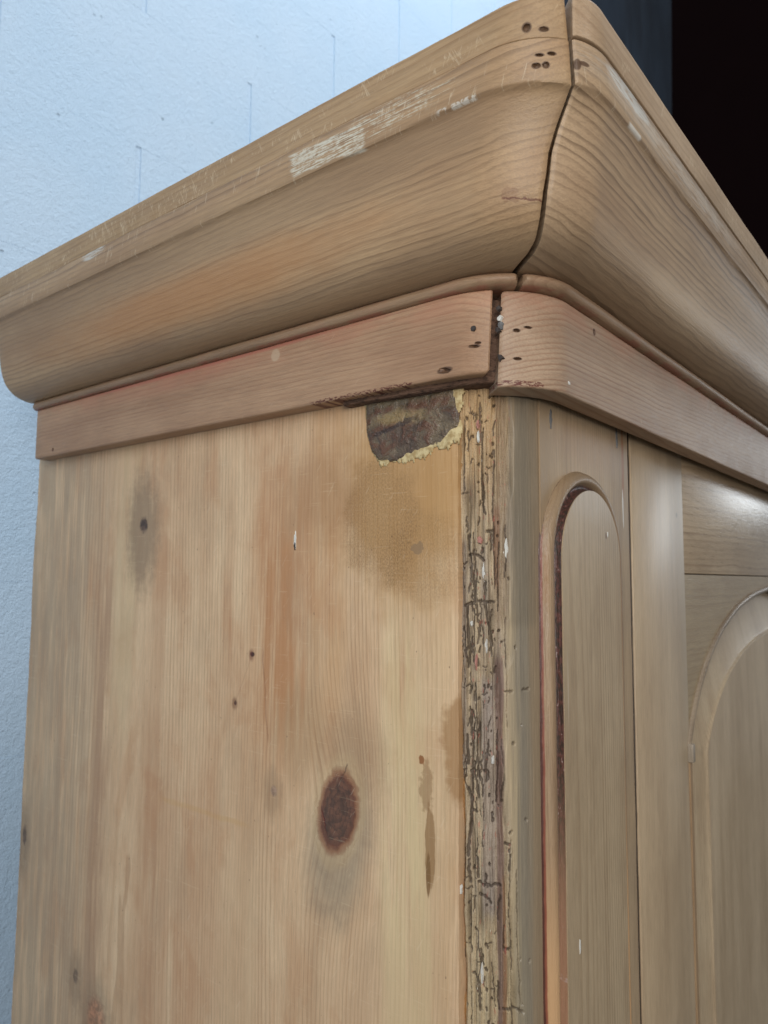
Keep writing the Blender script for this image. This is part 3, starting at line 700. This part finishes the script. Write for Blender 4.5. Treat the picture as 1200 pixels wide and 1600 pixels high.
def mat_post():
    g = G('worm_eaten_post'); s = g.attr('arc')*.1; ch = g.attr('chan'); dc = g.attr('decay'); v = g.z
    ns = g.noise(s*420., v*10., 1., 4., .6); nf = g.noise(s*1500., v*60., 2., 3., .6); nk = g.noise(s*500., v*500., 3., 4., .65); nb = g.noise(s*90., v*22., 4., 3., .6)
    col = g.mixc(g.ss(ns, .3, .72), srgb(192, 170, 137), srgb(140, 121, 99))
    col = g.mixc(g.ss(nb, .42, .66)*.5, col, srgb(150, 134, 118))
    m = g.ss(v, -.10, -.01); col = g.mixc(m*.55, col, srgb(186, 146, 92))
    m = g.ss(v, -.25, -.33); col = g.mixc(m*.35, col, srgb(182, 162, 122))
    def stripe(s0, hw, z0, z1, c, k, soft=.4, nz=ns, amp=.004):
        nonlocal col
        m = g.ss((s - s0 + (nz - .5)*amp).abs(), hw*(1 + soft), hw*(1 - soft))*g.ss(v, z0 - .004, z0 + .004)*g.ss(v, z1 + .004, z1 - .004)
        col = g.mixc(m*k, col, c)
    stripe(.058, .010, -2, .1, srgb(142, 122, 97), .9, .5, ns, .008)
    stripe(.0455, .006, -2, .1, srgb(122, 114, 100), .75, .7, ns, .010)  # grey sheen of the rounded corner painted into the colour
    stripe(.0385, .0035, -2, -.13, srgb(170, 150, 116), .45, .7, ns, .008)
    stripe(.047, .010, -.14, .1, srgb(116, 104, 86), .6, .6, ns, .012)
    stripe(.0335, .0035, -.14, .1, srgb(138, 116, 92), .6)
    stripe(.0318, .0022, -.36, -.158, srgb(116, 90, 80), .85, .25, ns, .002)
    stripe(.0335, .0013, -2, -.28, srgb(138, 100, 66), .7, .3, ns, .002)
    stripe(.0255, .004, -.30, -.17, srgb(140, 126, 118), .65)
    stripe(.0310, .0016, -.118, -.070, srgb(128, 92, 68), .7, .4, ns, .003)
    stripe(.0080, .0022, -.60, -.225, srgb(150, 102, 46), .9, .2, nk, .002)
    stripe(.0100, .0020, -.22, -.09, srgb(120, 104, 92), .6)
    col = g.mixc(g.ss(ch, .15, .85)*.74, col, srgb(56, 43, 35))
    spk = g.ss(g.noise(s*1400., v*1100., 9., 3., .7), .52, .66)*(dc*.8 + .2); col = g.mixc(spk*.50, col, srgb(88, 68, 54))
    rd = g.ss(g.noise(s*600., v*150., 5., 2., .5), .64, .70)*dc*g.ss(s, .012, .016); col = g.mixc(rd*.38, col, srgb(176, 84, 70))
    wh = g.ss(g.noise(s*800., v*200., 7., 2., .5), .745, .78)*dc; col = g.mixc(wh*.8, col, srgb(226, 220, 206))
    col = g.scale(col, (nf - .5)*.5 + 1.)
    rough = .62 - g.ss((s - .045).abs(), .006, .002)*.26
    return g.done(col, rough, nf*.6 + nk*.5*dc, .0004, .45)
post = new_obj('corner_post', build_post(), mat_post(), root)

# ---- repair at the top of the side panel ---------------------------------
def filler(name, outline, base, amp, x_in, mat, parent, seed, res=.0009):
    """a lump of dried filler spread over the panel: outline(y, z) > 0 inside"""
    ys = np.arange(.026, .120, res); zs = np.arange(-.064, .003, res)
    vs, idx, fs = [], {}, []
    def vid(i, j):
        if (i, j) not in idx:
            y, z = ys[i], zs[j]; e = outline(y, z)
            t = min(1, max(0, e/.0030))**.5
            bump = amp*(vnoise(y*90 + z*35, seed) + .7*vnoise(z*120 - y*40, seed + 1) + .4*vnoise(y*330 + z*100, seed + 2))
            xx = x_in - base*t - max(-base*.5, bump)*t
            if y < .047: xx += (.047 - y)**2*9              # follows the rounded post
            idx[(i, j)] = len(vs); vs.append((xx, y, z))
        return idx[(i, j)]
    for i in range(len(ys) - 1):
        for j in range(len(zs) - 1):
            if outline(ys[i] + res/2, zs[j] + res/2) > 0:
                fs.append((vid(i, j), vid(i, j+1), vid(i+1, j+1), vid(i+1, j)))
    me = bpy.data.meshes.new(name); me.from_pydata(vs, [], fs); me.update()
    me.shade_smooth() if hasattr(me, 'shade_smooth') else None
    o = new_obj(name, me, mat, parent)
    m = o.modifiers.new('s', 'SOLIDIFY'); m.thickness = .0008; m.offset = 1
    return o
def ol_cream(y, z):
    lo = float(np.interp(y, [.036, .046, .060, .072, .078, .090, .098, .104, .110, .1125], [-.031, -.0345, -.0355, -.0375, -.0395, -.0415, -.0425, -.0325, -.020, .0]))
    lo += .0060*vnoise(y*210, 3) + .0040*vnoise(y*620, 4) + .0020*vnoise(z*500 + y*900, 6)
    right = .0385 + .0035*vnoise(z*130, 5) + .0015*vnoise(z*420, 8)
    return min(z - lo, y - right, .1120 + .0008*vnoise(z*200, 2) - y, .0015 - z)
def ol_grey(y, z):
    lo = float(np.interp(y, [.040, .046, .052, .062, .072, .082, .092, .100, .106, .110, .1115], [-.022, -.026, -.0315, -.0340, -.0355, -.0375, -.0385, -.0370, -.030, -.018, .0]))
    lo += .0016*vnoise(y*170, 13) + .0012*vnoise(y*420, 14)
    right = .0405 + .003*vnoise(z*110, 15)
    return min(z - lo, y - right, .1108 - y, .0012 - z)
g = G('cream_filler'); n = g.noise(g.x*260., g.y*260., g.z*260., 4., .6)
CREAM = g.done(g.mixc(g.ss(n, .35, .65), srgb(208, 188, 142), srgb(166, 140, 96)), .75, n, .0006, .25)
g = G('grey_resin_filler'); u, v = g.y, g.z
n = g.noise(g.y*45., g.x*45., g.z*70., 4., .6, .8); n2 = g.noise(g.y*110., 0.2, g.z*110., 4., .6, .5); nf = g.noise(g.y*900., g.x*900., g.z*900., 3., .6)
col = g.mixc(g.ss(n, .36, .66), srgb(116, 99, 76), srgb(84, 65, 50))
col = g.mixc(g.ss(n2, .47, .62)*.8, col, srgb(98, 60, 38))
col = g.mixc(g.ell(u, v, .082, -.012, .018, .0045, .6, n2, .9)*.6, col, srgb(160, 134, 88))
col = g.mixc(g.ss((v + .0165 + (u - .085)*.25 + (n2 - .5)*.012).abs(), .0024, .0010)*g.ell(u, v, .088, -.017, .018, .012, .4)*.8, col, srgb(58, 42, 36))
col = g.mixc(g.ss(v, -.006, -.001)*.6, col, srgb(120, 108, 84))
col = g.mixc(g.ss(g.noise(g.y*380., g.x*10., g.z*380., 1., .4), .77, .80)*.9, col, srgb(224, 220, 208))
col = g.scale(col, (nf - .5)*.35 + 1.)
RESIN = g.done(col, (n2 - .5)*.4 + .34, n*2. + n2*2.2 + nf*.4, .0016, .6)
rep = filler('cream_filler', ol_cream, .0004, .0004, .0006, CREAM, panel, 5)
rep['label'] = 'cream crumbling edge of old filler'
rep2 = filler('grey_filler', ol_grey, .0012, .0013, .0006, RESIN, panel, 9)
rep2['label'] = 'glossy grey brown filler patch'

# ---- front: pilaster with its arched raised panel ------------------------
YF = .008
LF, DF = srgb(188, 162, 129), srgb(152, 126, 97)
def pil_extra(g, col):
    u, v = g.x, g.z
    n1 = g.noise(u*60., v*30., 1., 4., .6); nk = g.noise(u*500., v*120., 1., 3., .6)
    m = g.ss(v, -.005, .005)*.5; col = g.mixc(m*g.ss(n1, .3, .6), col, srgb(170, 140, 108))
    m = g.ell(u, v, .1745, -.026, .0022, .030, .2, n1, .3); col = g.mixc(m*.75, col, srgb(150, 92, 52))
    m = g.ell(u, v, .1735, -.060, .0012, .014, .3, nk, .7); col = g.mixc(m*.85, col, srgb(224, 220, 210))
    m = g.ss(u + (n1 - .5)*.012, .066, .048); col = g.mixc(m*.7, col, srgb(154, 130, 102))
    m = g.ell(u, v, .1200, -.024, .05, .014, .6, n1, .5); col = g.mixc(m*.35, col, srgb(174, 136, 106))
    return col
PILM = mat_plain('pine_pilaster', 'z', (.05, .06), LF, DF, .30, .0030, 61., .52, .4, extra=pil_extra)
def pilaster_mesh(xa, xb, flip=False):
    # rounded outer arris towards the door
    r = .0045
    sec = [(xa, YF + .022), (xa, YF)] + [(xb - r + r*math.sin(a), YF + r - r*math.cos(a)) for a in np.linspace(0, math.pi/2, 9)] + [(xb, YF + .022)]
    if flip: sec = [(WID - x, y) for x, y in sec]
    n = len(sec); zs = np.concatenate([[-1.86], np.linspace(-.7, .030, 60)]); vs, fs = [], []
    for z in zs:
        for i, (x, y) in enumerate(sec):
            vs.append((x + (.0005*vnoise(z*45, 21) if 1 < i < n - 1 else 0), y + (.0003*vnoise(z*40 + i, 22) if 0 < i < n - 1 else 0), z))
    for j in range(len(zs) - 1):
        for i in range(n):
            a = j*n + i; b = j*n + (i+1) % n; fs.append((a, b, b + n, a + n))
    fs.append(tuple(range(n))); fs.append(tuple(range((len(zs)-1)*n, len(zs)*n)))
    return pyd('pilaster', vs, fs, 40)
pil = new_obj('pilaster', pilaster_mesh(.0412, .1880), PILM, root)

ACX, ASP, AR = .0990, -.1005, .0460              # arch centre x, springing height, radius of the raised face
def outline_pts(wd, zbot=-1.70):
    r = AR + wd; P = [(ACX - r, zbot - wd)]
    for z in np.linspace(-.9, ASP, 40)[:-1]: P.append((ACX - r, z))
    for a in np.linspace(math.pi, 0, 41): P.append((ACX + r*math.cos(a), ASP + r*math.sin(a)))
    for z in np.linspace(ASP, -.9, 14)[1:]: P.append((ACX + r, z))
    P.append((ACX + r, zbot - wd)); return P
H_FACE = .0080
flank = [(0.0144, -.0010, 0.0), (0.0128, .0006, .10), (0.0124, .0018, .22), (0.0119, .0032, .35), (0.0107, .0046, .46), (0.0091, .0056, .55), (0.0075, .0060, .63), (0.0062, .0058, .68), (0.0050, .0048, .72), (0.0041, .0032, .76), (0.0030, .0022, .80), (0.0016, .0022, .86), (0.0007, .0030, .90), (0.0005, .0050, .94), (0.0003, H_FACE - .0005, 1.0)]
def build_flank():
    rows = [outline_pts(wd) for wd, h, t in flank]; n = len(rows[0]); vs, fs, at = [], [], []
    for (wd, h, t), row in zip(flank, rows):
        for k, (x, z) in enumerate(row):
            vs.append((x, YF - h - .0003*vnoise(z*60 + t*3, 31), z + .0003*vnoise(z*50, 33))); at.append(t)
    for i in range(len(flank) - 1):
        for k in range(n - 1):
            a = i*n + k; fs.append((a, a + 1, a + n + 1, a + n))
        a = i*n + n - 1; fs.append((a, i*n, (i+1)*n, a + n))
    me = bpy.data.meshes.new('arched_moulding'); me.from_pydata(vs, [], fs); me.update()
    bm = bmesh.new(); bm.from_mesh(me); bmesh.ops.recalc_face_normals(bm, faces=bm.faces); bm.to_mesh(me); bm.free()
    a = me.attributes.new('prof', 'FLOAT', 'POINT'); a.data.foreach_set('value', np.array(at, np.float32))
    smooth(me, 60); return me
g = G('arched_moulding_wood'); u, v = g.x, g.z; t = g.attr('prof')
col, h, lt, fb, bl = wood(g, 'z', (.05, .06), .0026, srgb(166, 139, 109), srgb(134, 106, 81), ring=.35, seed=71., warp=.006)
n1 = g.noise(u*60., v*24., 1., 4., .6); nk = g.noise(u*600., g.y*600., v*260., 3., .65); nv = g.noise(u*200., 1., v*70., 3., .6)
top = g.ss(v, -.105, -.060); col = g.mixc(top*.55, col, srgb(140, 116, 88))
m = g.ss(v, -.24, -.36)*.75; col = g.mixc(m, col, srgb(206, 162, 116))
m = g.ss(v, -.085, -.105)*g.ss(v, -.14, -.115)*g.ss(t, .2, .3)*g.ss(t, .55, .35); col = g.mixc(m*.5, col, srgb(150, 104, 56))
m = g.ss(t + (nv - .5)*.10, .20, .11)*g.ss(v + (n1 - .5)*.05, -.075, -.10)*g.ss(n1, .22, .4)*g.ss(u, .075, .065); col = g.mixc(m*.85, col, srgb(126, 56, 42))
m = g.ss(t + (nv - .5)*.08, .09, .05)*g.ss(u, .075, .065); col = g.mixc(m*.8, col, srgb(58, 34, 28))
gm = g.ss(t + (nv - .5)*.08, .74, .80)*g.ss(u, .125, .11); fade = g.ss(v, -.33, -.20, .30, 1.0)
gc = g.mixc(g.ss(nk, .40, .62), srgb(42, 30, 27), srgb(92, 50, 45)); gc = g.mixc(g.ss(nk, .64, .70)*.7, gc, srgb(176, 158, 150))
col = g.mixc(gm*fade*.92, col, gc)
m = gm*g.ss(g.noise(u*300., 3., v*45., 4., .7), .55, .62)*g.ss(v, -.25, -.32); col = g.mixc(m*.8, col, srgb(222, 216, 208))
m = gm*g.ss(v, -.24, -.33)*.5; col = g.mixc(m, col, srgb(146, 104, 88))
FLM = g.done(col, (fb - .5)*.2 + .42, h + nk*.5, .0004, .5)
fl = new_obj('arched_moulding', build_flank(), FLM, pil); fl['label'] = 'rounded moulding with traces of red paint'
face_pts = outline_pts(.0)
def flat_face(name, pts, y, th, ed=.0005):
    bm = bmesh.new(); f = bm.faces.new([bm.verts.new((x, y, z)) for x, z in pts])
    r = bmesh.ops.extrude_face_region(bm, geom=[f])
    for vv in r['geom']:
        if isinstance(vv, bmesh.types.BMVert): vv.co.y += th
    bmesh.ops.recalc_face_normals(bm, faces=bm.faces)
    me = bpy.data.meshes.new(name); bm.to_mesh(me); bm.free(); smooth(me, 40); return me
def face_extra(g, col):
    u, v = g.x, g.z; n1 = g.noise(u*60., v*30., 1., 4., .6); nk = g.noise(u*300., v*300., 2., 3., .6)
    m = g.ell(u, v, .0985, -.060, .04, .014, .5, nk, .5); col = g.mixc(m*.4, col, srgb(178, 160, 138))
    m = g.ss(u, .132, .140)*g.ss(n1, .3, .6); col = g.mixc(m*.4, col, srgb(160, 134, 104))
    m = g.ell(u, v, .121, -.083, .0012, .0022, .3, nk, .3); col = g.mixc(m*.8, col, srgb(96, 66, 46))
    m = g.ell(u, v, .0585, -.178, .0006, .020, .4); col = g.mixc(m*.4, col, srgb(208, 194, 170))
    return col
FACEM = mat_plain('pine_arched_panel', 'z', (.055, .07), srgb(190, 167, 135), srgb(156, 132, 103), .50, .0027, 83., .42, .5, extra=face_extra)
new_obj('arched_panel', flat_face('arched_panel', face_pts, YF - H_FACE, .010), FACEM, pil)

# ---- door ----------------------------------------------------------------
def door_wood(name, axis, seed, ring=.25, L=srgb(194, 169, 136), D=srgb(162, 136, 106), pith=(.06, .05), extra=None, warp=.01, sp=.0036, rough=.46):
    return mat_plain(name, axis, pith, L, D, ring, sp, seed, rough, .5, coat=.10, extra=extra, warp=warp)
YD = .010; DX0, DX1 = .1972, WID - .1972
door = new_obj('door', box('door', DX0 + .03, DX1 - .03, YD + .012, YD + .030, -1.80, .028), door_wood('pine_door_back', 'z', 91.), root)
def stile_extra(g, c):
    c = g.mixc(g.ss(g.x, .300, .318)*.25, c, srgb(206, 190, 164))
    c = g.mixc(g.ell(g.x, g.z, .3039, -.0556, .0022, .0022, .3)*.6, c, srgb(120, 104, 88))
    n = g.noise(g.x*200., g.y*200., g.z*60., 3., .6)                 # shade of the door gap painted onto the closing edge
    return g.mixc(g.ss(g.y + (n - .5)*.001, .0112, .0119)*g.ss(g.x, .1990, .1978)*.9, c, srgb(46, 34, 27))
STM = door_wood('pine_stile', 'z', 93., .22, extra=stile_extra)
XS = .3225
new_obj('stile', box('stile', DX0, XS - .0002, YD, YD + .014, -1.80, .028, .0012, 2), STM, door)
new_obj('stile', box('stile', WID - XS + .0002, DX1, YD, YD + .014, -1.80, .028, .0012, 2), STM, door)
RLM = door_wood('pine_rail', 'x', 95., .60, pith=(.020, -.20), warp=.022, sp=.0060, rough=.30)
new_obj('top_rail', box('top_rail', XS + .0002, WID - XS - .0002, YD + .0006, YD + .014, -.1066, .028, .0010, 2), RLM, door)
SPM = door_wood('pine_spandrel', 'x', 97., .30, L=srgb(176, 154, 120), D=srgb(150, 124, 92), pith=(.03, -.25), warp=.02, sp=.006)
def arch_z(t):   # half arch: x from the left foot to the crown
    return t
AP = [(.3190, -.2560), (.3230, -.2460), (.3324, -.2335), (.3498, -.213), (.3828, -.1869), (.4298, -.1623), (.4943, -.1418), (.5668, -.1291), (.6457, -.1224)]
def spline(P, n=48):
    P = np.array(P); d = np.r_[0, np.cumsum(np.hypot(*np.diff(P, axis=0).T))]; t = np.linspace(0, d[-1], n)
    Q = np.stack([np.interp(t, d, P[:, 0]), np.interp(t, d, P[:, 1])], 1)
    for _ in range(6): Q[1:-1] = .25*Q[:-2] + .5*Q[1:-1] + .25*Q[2:]
    return Q
half = spline(AP); arch = np.concatenate([half, np.stack([WID - half[::-1, 0], half[::-1, 1]], 1)[1:]])
# spandrel board with the arch cut out of it
sp_pts = [(XS + .0002, -.1076), (WID - XS - .0002, -.1076), (WID - XS - .0002, arch[-1][1] - .02)] + [(float(x), float(z)) for x, z in arch[::-1] if XS + .0004 < x < WID - XS - .0004] + [(XS + .0002, arch[0][1] - .02)]
new_obj('spandrel', flat_face('spandrel', sp_pts, YD + .0008, .012), SPM, door)
# bead round the arch
def tube(name, P, y, r, n=10, flat=1.0):
    vs, fs = [], []; m = len(P)
    for i in range(m):
        a = P[max(0, i-1)]; b = P[min(m-1, i+1)]; t = np.array(b) - np.array(a); t = t/np.hypot(*t); nr = np.array([-t[1], t[0]])
        for k in range(n):
            an = 2*math.pi*k/n; u = r*math.cos(an); d = r*flat*math.sin(an)
            vs.append((P[i][0] + nr[0]*u, y - d, P[i][1] + nr[1]*u))
    for i in range(m - 1):
        for k in range(n): a = i*n + k; b = i*n + (k+1) % n; fs.append((a, b, b + n, a + n))
    fs.append(tuple(range(n))); fs.append(tuple(range((m-1)*n, m*n)))
    return pyd(name, vs, fs, 50)
ABM = door_wood('pine_arch_bead', 'x', 99., .2, L=srgb(160, 140, 116), D=srgb(124, 104, 84), rough=.5)
new_obj('arch_bead', tube('arch_bead', [tuple(p) for p in arch], YD + .0010, .0034, 12, 1.0), ABM, door)
new_obj('bead_stop', box('bead_stop', .3163, .3225, YD - .0046, YD + .004, -.2700, -.2545, .0008, 2), mat_plain('pale_stop', 'z', (.05, .05), srgb(164, 150, 132), srgb(138, 122, 104), .1, seed=101., rough=.4, spec=.5), door)
# fielded panel inside the arch: bevelled edge rising to a flat field
def inner(P, dst):
    Q = []
    for i in range(len(P)):
        a = P[max(0, i-1)]; b = P[min(len(P)-1, i+1)]; t = b - a; t = t/np.hypot(*t); nr = np.array([t[1], -t[0]]); Q.append(P[i] + nr*dst)
    return np.array(Q)
def panel_ring(dst):
    x0 = arch[0][0] + .0032 + dst; q = inner(arch, dst + .003)
    q = np.array([(min(max(x, x0), WID - x0), z) for x, z in q])
    return [(x0, -1.72)] + [(x0, z) for z in np.linspace(-1.2, q[0][1] - .004, 12)] + [tuple(v) for v in q] + [(WID - x0, z) for z in np.linspace(q[0][1] - .004, -1.2, 12)] + [(WID - x0, -1.72)]
rings_ = [(0.0, YD + .009), (.004, YD + .0085), (.043, YD + .0008), (.0452, YD - .0008), (.0458, YD - .0018), (.0470, YD - .0022)]
vs, fs = [], []
for dst, y in rings_:
    R_ = panel_ring(dst); nR = len(R_); vs += [(x, y, z) for x, z in R_]
for i in range(len(rings_) - 1):
    for k in range(nR): a = i*nR + k; b = i*nR + (k+1) % nR; fs.append((a, b, b + nR, a + nR))
PNM = door_wood('pine_door_panel', 'z', 103., .22, L=srgb(204, 180, 148), D=srgb(170, 145, 114), warp=.016, rough=.45)
new_obj('panel_bevel', pyd('panel_bevel', vs, fs, 25), door_wood('pine_panel_bevel', 'z', 107., .22, L=srgb(190, 168, 137), D=srgb(158, 133, 104), rough=.55), door)
new_obj('panel_field', flat_face('panel_field', panel_ring(.0470), YD - .0022, .006), PNM, door)
new_obj('panel_strip', box('panel_strip', .3178, XS - .0002 + .0024, YD - .0012, YD + .010, -1.75, -.2702, .0006, 1), mat_plain('tan_strip', 'z', (.05, .05), srgb(176, 146, 112), srgb(146, 116, 86), .2, seed=109.), door)

# ---- the far end of the carcase, outside the picture ---------------------
pil2 = new_obj('pilaster', pilaster_mesh(.0412, .1885, True), PILM, root)
fl2 = new_obj('arched_moulding', fl.data, None, pil2); fl2.location.x = WID - 2*ACX
fa2 = new_obj('arched_panel', bpy.data.objects['arched_panel'].data, None, pil2); fa2.location.x = WID - 2*ACX
new_obj('corner_post', box('corner_post', WID - .0412, WID, YF, .048, -1.86, .008, .012, 4), PILM, root)
new_obj('side_panel', box('side_panel', WID - .02, WID, .0485, DEP, -1.86, .028), STM, root)
new_obj('back_panel', box('back_panel', .0205, WID - .0205, DEP - .016, DEP - .002, -1.86, .04), STM, root)
new_obj('plinth', box('plinth', -.012, WID + .012, -.004, DEP, -Z0, -1.862, .003, 2), STM, root)
new_obj('roof_board', box('roof_board', .002, WID, .002, .535, .120, .135), STM, root)

# ---- nails, flakes of paint ----------------------------------------------
STEEL = mat_flat('rusty_steel', srgb(112, 110, 108), .5, .0004, 500., .5, .1, .5)
DARKN = mat_flat('dark_nail', srgb(66, 58, 54), .6, .0002, 900., .3, None, .3)
WHITE = mat_flat('white_paint_flake', srgb(212, 208, 198), .45, .0003, 500.)
BRIGHT = mat_flat('glossy_white_paint', srgb(206, 200, 190), .25, .0004, 500., .5)
PINK = mat_flat('pink_paint_flake', srgb(178, 124, 110), .5, .0003, 500.)
blob('nail', (-.0138, .0208, .0290), .0017, .0017, .0003, 'x', DARKN, fas_s, 1, .08)
blob('nail', (.0560, YF, -.0130), .0016, .0070, .0005, 'y', STEEL, pil, 2, .2)
blob('nail', (.1635, YF, -.0088), .0018, .0080, .0005, 'y', STEEL, pil, 3, .2)
blob('paint_flake', (.0361, -.0138, .0022), .0018, .0013, .0004, 'y', WHITE, fas_f, 4, .25, 8)
blob('paint_flake', (0, .1752, -.0870), .0012, .0060, .0003, 'x', WHITE, panel, 5, .35)
blob('paint_flake', (0, .1754, -.0905), .0009, .0030, .0004, 'x', DARKN, panel, 6, .35)
def on_post(s, z, dr=0.): th = s/PR; return (PCX - (PR + dr)*math.cos(th), PCY - (PR + dr)*math.sin(th), z)
for i, (s, z, ru, rv, m) in enumerate([(.0230, -.1085, .0011, .0060, BRIGHT), (.0365, -.0945, .0013, .0060, WHITE), (.0195, -.0215, .0008, .0030, PINK), (.0200, -.0290, .0008, .0045, WHITE),
        (.0155, -.1380, .0007, .0022, WHITE), (.0240, -.1500, .0008, .0055, BRIGHT), (.0205, -.3300, .0009, .0060, BRIGHT), (.0080, -.2870, .0016, .0032, WHITE), (.0275, -.2150, .0012, .0035, BRIGHT), (.0205, -.0900, .0018, .0030, PINK), (.0180, -.1600, .0009, .0050, PINK)]):
    blob('paint_flake', on_post(s, z, -.0012), ru*.8, rv*.8, .0006, 'x', m, post, 20 + i, .35, 12)
blob('paint_flake', (.0985 + .025, YF - H_FACE, -.082), .0009, .0020, .0003, 'y', WHITE, pil, 41, .3, 8)
blob('paint_flake', (.0690, YF - H_FACE, -.330), .0011, .0042, .0004, 'y', WHITE, pil, 42, .3, 10)
for i, (x, y, z, r, m) in enumerate([(-.0030, .0085, .034, .0016, WHITE), (-.0022, .0080, .0305, .0020, STEEL), (-.0040, .0090, .0275, .0014, DARKN), (-.0030, .0080, .0120, .0018, DARKN), (-.0036, .0088, .0400, .0014, DARKN)]):
    blob('debris', (x - .0015, y, z), r, r*1.3, .0016, 'x', m, bpy.data.objects['cornice_frame'], 60 + i, .4, 9)
